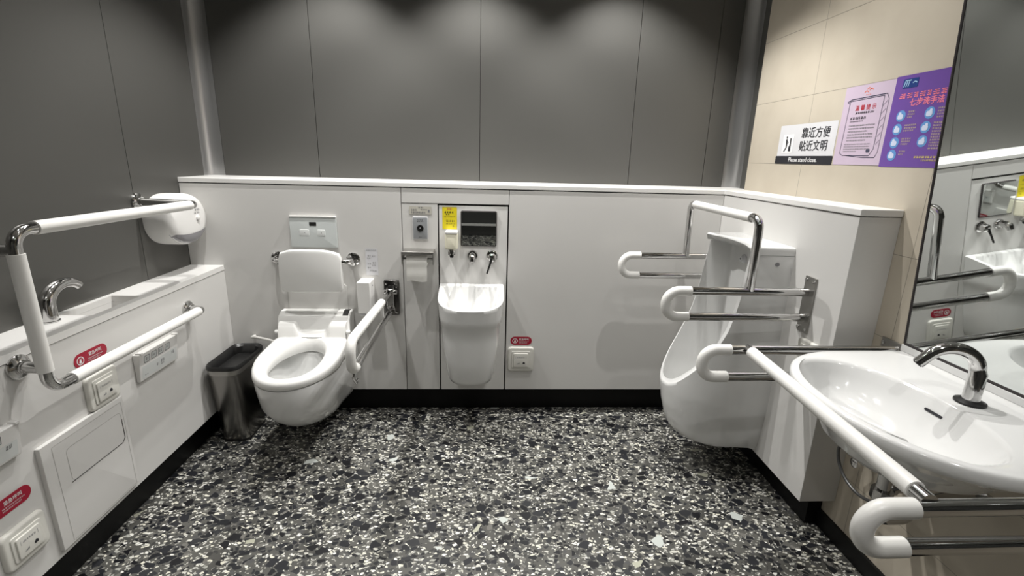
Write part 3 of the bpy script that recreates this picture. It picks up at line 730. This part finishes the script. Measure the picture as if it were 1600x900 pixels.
def yface(x, z):
    r_ = ((abs(x) / W_) ** 2.08 + (abs(z) / H_) ** 2.08) ** (1 / 2.08)
    tb = [(0, -.126), (.4, -.126), (.7, -.124), (.86, -.120), (.94, -.112), (.985, -.100), (1.0, -.085), (1.2, -.08)]
    for (a, ya), (b_, yb) in zip(tb, tb[1:]):
        if r_ <= b_: return ya + (yb - ya) * (r_ - a) / (b_ - a) - .0012
    return -.085
rows = [[(a[0] + (b_[0] - a[0]) * k / 8, a[1] + (b_[1] - a[1]) * k / 8) for a, b_ in zip(pts_i, pts_o)] for k in range(9)]
loft(bm, [[(x, yface(x, z), z) for x, z in r_] for r_ in rows], closed=False)
obj('window', bm, M_SMOKE, t, 60)
bm = B(); lines(bm, .030, .070, .040, .009, -.1268, True, .011); lines(bm, .022, .066, .026, .008, -.1268, True, .012)
obj_pieces('lettering', bm, M_GINK, t)
obj('lock_knob', lathe(B(), [(.012, 0), (.012, .008), (.006, .011)], (.045, -.124, .002), (0, -1, 0), 20), M_PLAS, t, 40)

t = thing('waste_bin', 'tall steel waste bin with black liner rim left of the toilet', 'bin', (-1.228, -.165, 0))
bm = B()
def bl(w_, d_, z, r_, cy=0, cx=0): return [(x, y, z) for x, y in rr2(w_, d_, r_, 6, cx, cy)]
loft(bm, [bl(.132, .210, .004, .035, .012, -.008), bl(.134, .213, .012, .036, .012, -.008), bl(.148, .295, .375, .045, -.002), bl(.149, .297, .379, .045, -.002)], True, True)
obj('body', bm, M_BSTEEL, t, 40)
bm = B()
loft(bm, [bl(.151, .299, .379, .046, -.002), bl(.155, .306, .412, .047, -.002), bl(.150, .300, .418, .045, -.002), bl(.132, .276, .410, .040, -.002), bl(.126, .268, .384, .038, -.002)], False, False, wrap=True)
obj('rim_band', bm, M_STEEL, t, 40)
bm = B(); loft(bm, [bl(.157, .309, .404, .047, -.002), bl(.158, .311, .418, .047, -.002), bl(.150, .302, .426, .045, -.002), bl(.128, .272, .414, .038, -.002), bl(.118, .258, .3805, .034, -.002)], False, True)
obj('liner_rim', bm, M_BLACK, t, 40)
bm = B(); loft(bm, [bl(.136, .216, .0003, .036, .012, -.008), bl(.136, .216, .010, .036, .012, -.008)], True, True); obj('base', bm, M_BLACK, t, 40)

# ------------------------------------------------------------------ urinal
UY = -.430
t = thing('urinal', 'white full-height wall urinal with projecting lip between chrome rails', 'urinal', (XR, UY, 0), RIGHT)
# local: x to the viewer's right along the wall, -y out of the wall
def zrim(d):
    T = [(0, 1.052), (.160, 1.052), (.166, 1.00), (.176, .92), (.190, .82), (.21, .73), (.24, .655), (.28, .58), (.32, .52), (.36, .458), (.385, .427), (.40, .42)]
    for (a, za), (b_, zb) in zip(T, T[1:]):
        if d <= b_: return za + (zb - za) * (d - a) / (b_ - a)
    return .42
def prof_u(z):  # how far the front reaches at height z, as a share of the full curve
    T = [(.165, .55), (.172, .66), (.20, .77), (.25, .86), (.32, .94), (.40, .99), (.45, 1.0), (1.2, 1.0)]
    for (a, ka), (b_, kb) in zip(T, T[1:]):
        if z <= b_: return ka + (kb - ka) * max(0, (z - a)) / (b_ - a)
    return 1
NS, NA, NB = 12, 90, 12
DS, RF, H0, H1 = .150, .242, .207, .190
base_o = dloop(DS, RF, H0, H1, 0, ns=NS, na=NA, nb=NB, p=2.0)
base_i = dloop(DS, RF - .016, H0 - .020, H1 - .015, 0, d0=.045, ns=NS, na=NA, nb=NB, p=2.0, rb=.035)
def upos(s, d, z):
    k = prof_u(z); hk = .80 + .20 * min(1, max(0, (z - .165) / .22)) ** .6
    dd = d if d <= DS else DS + (d - DS) * k
    return (s * (hk if d > .02 else 1 - (1 - hk) * .8), -dd, z)
loops = []; NZ = 22
for j in range(NZ + 1):
    u = j / NZ
    loops.append([upos(s, d, .165 + (zrim(d) - .004 - .165) * u ** 1.15) for s, d, _ in base_o])
loops.append([upos(s * .995, d - (.004 if d > .01 else 0), zrim(d)) for s, d, _ in base_o])
loops.append([(s * 1.006, -(d + .004 if d > .06 else d), zrim(d)) for s, d, _ in base_i])
for j in range(1, 17):
    u = j / 16; z_ = [zrim(d) - .004 + (.31 - zrim(d)) * u for s, d, _ in base_i]
    kk = 1 if u < .0 else 1
    loops.append([(s * (1 - .12 * u ** 3), -(.045 + .02 * u ** 2 + (d - .045) * (1 - .22 * u ** 2.5)), z) for (s, d, _), z in zip(base_i, z_)])
for sc_, z in ((.70, .282), (.45, .268), (.2, .262)):
    loops.append([(s * .88 * sc_, -(.17 + (.065 + (d - .045) * .78 - .17) * sc_), z) for s, d, _ in base_i])
bm = B(); loft(bm, loops, True, True); obj('bowl', bm, M_CER, t, 60)
bm = B()
def lid(z, e, f=0):
    top = [(-H0 + e, -.0005), (H0 - e, -.0005), (H1 + .003 - e, -.178 + e + f * .2)]
    arc = [((H1 + .003 - e) * (1 - 2 * k / 20), -(.178 - e - f - .038 * (1 - (1 - 2 * k / 20) ** 2))) for k in range(1, 20)]
    return [(x, y, z) for x, y in top + arc + [(-H1 - .003 + e, -.178 + e + f * .2)]]
loft(bm, [lid(1.0535, 0, .03), lid(1.072, 0, .006), lid(1.078, 0), lid(1.083, .002), lid(1.086, .006)], True, True); obj('cover', bm, M_CER, t, 40)
# wall panel closing the back of the cavity above
obj('water_inlet', lathe(B(), [(.020, 0), (.020, .006), (.013, .012), (.012, .018), (.004, .019)], (-.072, -.046, .985), (0, -1, .0)), M_SIGNW, t, 40)
obj('inlet_core', lathe(B(), [(.005, 0), (.004, .002)], (-.072, -.0645, .985), (0, -1, 0), 12), M_GINK, t)
obj('side_plug', lathe(B(), [(.008, -.002), (.008, .0015)], (H0 - .005, -.062, 1.018), (1, -.09, 0), 16), M_GINK, t, 40)
obj('drain', lathe(B(), [(.03, 0), (.03, .002), (.02, .003)], (0, -.17, .262), (0, 0, 1), 24), M_STEEL, t, 40)

# rails around the urinal: two loops and a high cross bar, one welded frame
t = thing('urinal_grab_rail', 'chrome grab rail frame with two loops and high white bar around urinal', 'grab bar', (XR, -.45, .9))
yn, yf = -.752, -.138; zu, zl = .938, .838; xe = .674
for y_, zo in ((yn, 0), (yf, .012)):
    lp = fillet([(XR - .001, y_, zu + zo), (xe, y_, zu + zo), (xe, y_, zl + zo), (XR - .001, y_, zl + zo)], .049, 12)
    obj('loop_tube', tube(B(), lp, .0155, 22), M_CHROME, t, 50, world=True)
    L0 = XR - xe - .092
    obj('loop_grip', tube(B(), sub_path(lp, L0, -L0), .0182, 22), M_GRIP, t, 50, world=True)
    bm = B(); dy = -.018
    hw_ = .036
    box(bm, (XR - .006, y_ - .040, .785), (XR - .0005, y_ + .022, 1.000)); p_ = obj('wall_plate', bm, M_STEEL, t, 30, world=True, bevel=.0015)
    for yy in (-.031, .013):
        for zz in (.80, .985): obj('bolt', lathe(B(), [(.006, 0), (.006, .004), (.003, .006)], (XR - .006, y_ + yy, zz), (-1, 0, 0), 12), M_CHROME, p_ , 40, world=True)
xp = .990
bp = fillet([(xp, yn, zu + .004), (xp - .004, yn, 1.208), (xp, yf, 1.208), (xp + .004, yf, zu + .014)], .034, 10)
obj('cross_tube', tube(B(), bp, .0155, 22), M_CHROME, t, 50, world=True)
obj('cross_grip', tube(B(), [(xp - .004, yn + .052, 1.208), (xp, yf - .050, 1.208)], .0182, 22), M_GRIP, t, 50, world=True)

# small cream box low on the right wall, just behind the sink rail
call_plate('cream call button on the right low wall, half hidden by the rail', (XR, -.828, .705), RIGHT, .135, .125)

# ------------------------------------------------------------------ sink
SY = -1.385
t = thing('washbasin', 'wide white oval wall-hung washbasin below the large mirror', 'wash basin', (XT, SY, 0), RIGHT)
CX = .255   # centre depth from the wall
def outl(N, f):
    """polar outline around (0, CX) from an inside test"""
    P = []
    for i in range(N):
        a = 2 * pi * i / N; lo, hi = 0, .6
        for _ in range(26):
            m_ = (lo + hi) / 2
            if f(m_ * cos(a), CX + m_ * sin(a)): lo = m_
            else: hi = m_
        P.append((lo * cos(a), CX + lo * sin(a)))
    return P
def f_out(k, ks=None):
    A, Bd, c0 = .328 - (k if ks is None else ks), .288 - k, .220
    def f(s, d):
        if d < .0005: return False
        if d < c0: return abs(s) < A + (c0 - d) * .03
        return (abs(s) / A) ** 2.35 + ((d - c0) / Bd) ** 2.35 < 1
    return f
NP = 128
def LP(f, z): return [(s, -d, z) for s, d in outl(NP, f)]
def f_el(a, b_, c, p=2.2): return lambda s, d: (abs(s) / a) ** p + (abs(d - c) / b_) ** p < 1
def f_in(k):
    def f(s, d):
        land = .166 + .022 * math.exp(-(s / .075) ** 4)       # flat land for the tap pushes into the bowl
        return (abs(s) / (.262 - k)) ** 2.2 + (abs(d - .338) / (.152 - k)) ** 2.2 < 1 and d > land + k * .8
    return f
bm = B()
loops = [LP(f_el(.10, .10, .25), .655), LP(f_el(.145, .14, .26), .668), LP(f_el(.190, .172, .262), .697), LP(f_out(.062, .105), .732), LP(f_out(.034, .066), .762), LP(f_out(.014, .026), .786), LP(f_out(.004, .006), .797),
         LP(f_out(0), .806), LP(f_out(0), .822), LP(f_out(.003), .828), LP(f_out(.009), .831), LP(f_out(.022), .830)]
for l in loops[:3]:
    for i, (x, y, z) in enumerate(l): l[i] = (x, min(y, -.0006), z)
loops += [LP(f_in(-.006), .829), LP(f_in(0), .826), LP(f_in(.005), .818), LP(f_in(.015), .795), LP(f_in(.032), .762), LP(f_in(.058), .732), LP(f_in(.090), .715), LP(f_el(.07, .045, .30), .706), LP(f_el(.024, .024, .285), .700)]
loft(bm, loops, True, True); obj('basin', bm, M_CER, t, 55)
obj('drain', lathe(B(), [(.032, 0), (.032, .003), (.024, .005), (.022, .001), (.018, .004), (.002, .005)], (0, -.285, .7015), (0, 0, 1), 28), M_CHROME, t, 40)
bm = B(); slab(bm, .050, .007, .0034, 0, -.003); bm.transform(Matrix.Translation((.0, -.2015, .792)) @ Matrix.Rotation(R(-23), 4, 'X')); obj('overflow_slot', bm, M_INK, t, 40)
# backsplash strip under the mirror
obj('back_upstand', slab(B(), .665, .022, .002, -.0005, -.014, 0, .841, e=.002), M_CER, t)
# faucet on the basin
t = thing('basin_faucet', 'arched chrome faucet on the wide white washbasin below the mirror', 'faucet', (XT - .128, -1.398, .8295), RIGHT)
obj('base_ring', lathe(B(), [(.033, .001), (.033, .005), (.026, .007), (.022, .010)]), M_BLACK, t, 40)
fp = [(0, 0, .004), (.0, 0, .080)] + [(-.004 - .018 * (1 - cos(a)), -.056 + .056 * cos(a), .086 + .052 * sin(a)) for a in [R(x) for x in range(0, 151, 10)]]
fp = [Vector(p) for p in fp]; fp.append(fp[-1] + (fp[-1] - fp[-2]).normalized() * .030)
obj('spout', tube(B(), fp, [.0185] * 2 + [.0175 - .0035 * k / (len(fp) - 3) for k in range(len(fp) - 2)], 28), M_CHROME, t, 50)
obj('aerator', lathe(B(), [(.011, -.001), (.011, .002), (.008, .003)], fp[-1], (fp[-1] - fp[-2]), 20), M_BLACK, t, 40)

# plumbing below the sink
t = thing('drain_trap', 'chrome drain trap and pipe under the washbasin', 'pipe', (XT, SY, .45), RIGHT)
obj('trap_pipe', tube(B(), fillet([(0, -.285, .20), (0, -.285, .02), (0, -.19, .02), (0, -.19, .08), (0, -.001, .08)], .035, 10), .017, 20), M_CHROME, t, 50)
obj('trap_nut', lathe(B(), [(.026, -.015), (.026, .015)], (0, -.285, .10), (0, 0, 1), 8), M_CHROME, t, 30)
obj('wall_rose', lathe(B(), [(.036, .0005), (.034, .006), (.019, .010)], (0, 0, .08), (0, -1, 0)), M_CHROME, t, 40)
for nm, yv, zv in (('chrome angle valve under the washbasin nearest the low wall end', -1.045, .405), ('chrome angle valve under the washbasin with a dark hose, beside the trap', -1.20, .415)):
    t = thing('angle_valve', nm, 'valve', (XT, yv, zv), RIGHT)
    obj('wall_rose', lathe(B(), [(.027, .0005), (.024, .005), (.012, .008)], (0, 0, 0), (0, -1, 0), 24), M_CHROME, t, 40)
    obj('body', tube(B(), [(0, 0, 0), (0, -.055, 0)], .011, 16), M_CHROME, t, 40)
    obj('outlet', tube(B(), [(0, -.042, 0), (0, -.042, .050)], .009, 16), M_CHROME, t, 40)
    obj('handle', lathe(B(), [(.014, 0), (.018, .004), (.018, .016), (.010, .02)], (0, -.055, 0), (0, -1, 0), 10), M_CHROME, t, 30)
t = thing('looped_hose', 'dark flexible hose hanging in a loop under the washbasin', 'hose', (XT - .05, -1.05, .50))
hp = [Vector((XT - .085, -.985 - .115 * (1 - cos(a)), .425 - .10 * sin(a))) for a in [R(k * 7.5) for k in range(0, 25)]]
hp = [hp[0] + Vector((0, -.03, .05))] + hp + [Vector((XT - .06, -1.33, .56)), Vector((XT - .12, -1.38, .65))]
obj('hose', tube(B(), hp, .0055, 12), M_DHOSE, t, 50, world=True)

# rails around the sink
t = thing('washbasin_grab_rail', 'chrome rail frame with white front bar around the wide washbasin', 'grab bar', (XT, SY, .75))
for y_, zt_, zb_, xe_ in ((-1.031, .819, .725, .706), (-1.759, .820, .737, .676)):
    lp = fillet([(XT - .001, y_, zt_), (xe_, y_, zt_), (xe_, y_, zb_), (XT - .001, y_, zb_)], .043, 12)
    obj('loop_tube', tube(B(), lp, .0155, 24), M_CHROME, t, 50, world=True)
    L0 = XT - xe_ - .088
    obj('loop_grip', tube(B(), sub_path(lp, L0, -L0), .0182, 24), M_GRIP, t, 50, world=True)
    bm = B(); box(bm, (XT - .006, y_ - .034, .648), (XT - .0005, y_ + .064, .846)); p_ = obj('wall_plate', bm, M_STEEL, t, 30, world=True, bevel=.0015)
    for yy in (-.024, .054):
        for zz in (.662, .828): obj('bolt', lathe(B(), [(.006, 0), (.006, .004), (.003, .006)], (XT - .006, y_ + yy, zz), (-1, 0, 0), 12), M_CHROME, p_, 40, world=True)
a_, b_ = Vector((.850, -1.031, .823)), Vector((.788, -1.759, .832))
obj('front_tube', tube(B(), [a_, b_], .0150, 24), M_CHROME, t, 50, world=True)
obj('front_grip', tube(B(), [a_.lerp(b_, .045), a_.lerp(b_, .955)], .0182, 24), M_GRIP, t, 50, world=True)

# ------------------------------------------------------------------ large tilted mirror
t = thing('wall_mirror', 'large forward-tilted wall mirror above the wide washbasin', 'mirror', (XT, -1.42, .856), RIGHT)
ML, MH = 1.15, 1.15; tlt = math.tan(R(4.4)); y0 = 0
def mp(x, z, off): return (x, -.006 - z * tlt - off, z)
x0, x1 = -.360, ML
bm = B(); loft(bm, [[mp(x0, 0, .0), mp(x1, 0, 0), mp(x1, MH, 0), mp(x0, MH, 0)], [mp(x0, 0, .005), mp(x1, 0, .005), mp(x1, MH, .005), mp(x0, MH, .005)]], True, True)
obj('glass', bm, M_MIRROR, t)
for nm, a, b_ in (('edge_frame', (x0, 0), (x0, MH)), ('edge_frame', (x0, 0), (x1, 0)), ('edge_frame', (x1, 0), (x1, MH)), ('edge_frame', (x0, MH), (x1, MH))):
    bm = B(); p0, p1 = Vector(mp(a[0], a[1], .003)), Vector(mp(b_[0], b_[1], .003)); tube(bm, [p0, p1], .005, 8); obj(nm, bm, M_GAP, t)
bm = B(); loft(bm, [[(x0 + .06, -.0005, .03), (x1 - .06, -.0005, .03), (x1 - .06, -.0005, MH - .03), (x0 + .06, -.0005, MH - .03)], [mp(x0 + .06, .03, -.0005), mp(x1 - .06, .03, -.0005), mp(x1 - .06, MH - .03, -.0005), mp(x0 + .06, MH - .03, -.0005)]], True, True)
obj('backing', bm, M_GAP, t)

# ------------------------------------------------------------------ posters on the tile wall
t = thing('stand_close_sign', 'white sign with black bar, leftmost sign on the beige tile wall', 'sign', (XT, -.352, 1.490), RIGHT)
obj('board', plate(B(), .378, .166, .004, -.0008), M_SIGNW, t)
bm = B(); slab(bm, .386, .034, .006, -.0004, -.0016, -.002, -.0675); obj('black_bar', bm, M_INK, t)
obj('pictogram_ground', plate(B(), .078, .080, .004, -.0014, -.117, .003), M_WHITE, t)
bm = B()
plate(bm, .010, .010, .0048, -.0019, -.128, .030)                                             # head
for q in (((-.134, .022), (-.124, .024), (-.119, .004), (-.130, .000)), ((-.130, .002), (-.119, .004), (-.122, -.016), (-.129, -.016)), ((-.129, -.014), (-.121, -.014), (-.136, -.032), (-.143, -.030)), ((-.127, .018), (-.124, .014), (-.113, .004), (-.113, .009))):
    bm.faces.new([bm.verts.new((x, -.0019, z)) for x, z in q])
bm.faces.new([bm.verts.new((x, -.0019, z)) for x, z in ((-.104, .026), (-.094, .026), (-.092, -.030), (-.108, -.030), (-.109, -.012), (-.101, .0))])
obj('pictogram', bm, M_INK, t)
bm = B(); text_bm(bm, '靠近方便', .0455, .062, .041, -.0014, 1.0, .0007); text_bm(bm, '贴近文明', .0455, .058, -.012, -.0014, 1.0, .0007); obj_pieces('lettering', bm, M_INK, t)
bm = B(); text_bm(bm, 'Please stand close.', .026, .004, -.067, -.0021, 1.0, .0003); obj('bar_lettering', bm, M_WHITE, t)

t = thing('pink_notice', 'pale pink notice with a drawn scroll frame, between white sign and purple poster', 'poster', (XT, -.666, 1.547), RIGHT)
obj('sheet', plate(B(), .232, .280, .003, -.0010), M_PINKP, t)
y_ = -.0015
bm = B()
fr = [(-.082, .088), (.078, .093), (.076, -.085), (.060, -.108), (-.072, -.106), (-.088, -.098), (-.082, .088)]
groove(bm, fr, .0022, y_); groove(bm, [(-.096, .086), (-.076, .094), (.088, .098), (.094, .088)], .003, y_); groove(bm, [(-.096, .086), (-.08, .078)], .002, y_); groove(bm, [(.094, .088), (.10, .080), (.098, -.095), (.088, -.114), (.03, -.114), (-.06, -.106)], .0018, y_)
for k in range(6): groove(bm, [(.080, .06 - k * .026), (.095, .075 - k * .026)], .0012, y_)
plate(bm, .018, .012, .004, y_, .052, -.090)
obj_pieces('scroll_drawing', bm, noisy(mat('slate_print', (.06, .06, .10), .5), 30, .02), t)
bm = B()
for a, b_, z in ((-.02, .0, .112), (.002, .022, .118), (-.01, .01, .122)): groove(bm, [(a, z), ((a + b_) / 2, z + .006), (b_, z)], .003, y_)
lines(bm, -.012, .014, .104, .003, y_); obj_pieces('emblem', bm, M_ORT, t)
bm = B(); text_bm(bm, '温', .020, -.040, .060, y_, 1, .0003); text_bm(bm, '馨', .020, -.013, .060, y_, 1, .0003); text_bm(bm, '提', .020, .013, .060, y_, 1, .0003); text_bm(bm, '示', .020, .040, .060, y_, 1, .0003); obj_pieces('title', bm, M_REDT, t)
bm = B(); lines(bm, -.045, .045, .044, .006, y_, True, .006); lines(bm, -.066, .012, .026, .008, y_, True, .008); lines(bm, -.066, .0, .015, .004, y_, True, .004); obj_pieces('heading_print', bm, M_INK, t)
bm = B()
for k in range(6): lines(bm, -.066, .060 - (.03 if k in (2, 5) else 0), .000 - k * .0105, .0045, y_, True, .0045)
for k in range(4): lines(bm, -.072, .056 - (.06 if k == 3 else 0), -.066 - k * .0085, .0035, y_, True, .0035)
obj_pieces('body_print', bm, M_GINK, t)

t = thing('purple_poster', 'purple hand washing poster with pink title beside the large mirror', 'poster', (XT, -.916, 1.547), RIGHT)
obj('sheet', plate(B(), .268, .288, .003, -.0010), M_PURPLE, t)
bm = B(); slab(bm, .058, .028, .003, -.0008, -.0016, -.075, .118); obj('logo_ground', bm, M_NAVY, t)
bm = B(); 
for k in range(3): groove(bm, [(-.099 + k * .008, .108), (-.095 + k * .008, .127), (-.089 + k * .008, .127)], .003, -.0021)
groove(bm, [(-.066, .118), (-.058, .122), (-.050, .118)], .003, -.0021); obj_pieces('logo', bm, M_LBLUE, t)
bm = B(); lines(bm, -.108, .095, .080, .015, y_, True, .015); text_bm(bm, '七步洗手法', .025, .0, .056, y_, 1.0, .0008); obj_pieces('title', bm, M_PINKT, t)
bm = B()
slots = [(-.085, .018), (.022, .020), (-.088, -.024), (.018, -.022), (-.088, -.066), (.018, -.064), (-.088, -.106)]
for cx, cz in slots: plate(bm, .036, .036, .0178, y_, cx, cz, 8)
obj_pieces('picture_disc', bm, M_BLUE, t)
bm = B()
for i, (cx, cz) in enumerate(slots):
    plate(bm, .022, .016, .006, y_ - .0005, cx - .001, cz - .002); plate(bm, .010, .022, .004, y_ - .0007, cx + (.003 if i % 2 else -.004), cz + .001)
obj_pieces('hands_drawing', bm, noisy(mat('pale_blue_print', (.62, .68, .85), .5), 30, .02), t)
bm = B()
for i, (cx, cz) in enumerate(slots):
    nl = (3, 4, 3, 5, 3, 5, 2)[i]; wd = .026 + .01 * (i % 3) + (.012 if i % 2 else 0)
    for k in range(nl): lines(bm, cx + .026, cx + .026 + wd - (.008 if k == nl - 1 else 0), cz + .012 - k * .0085, .0045, y_, True, .0045)
obj_pieces('caption_print', bm, M_CREAMT, t)
bm = B(); lines(bm, .0, .115, -.112, .006, y_, True, .006); lines(bm, .03, .108, -.122, .005, y_, True, .005); obj_pieces('footer_print', bm, M_YELT, t)
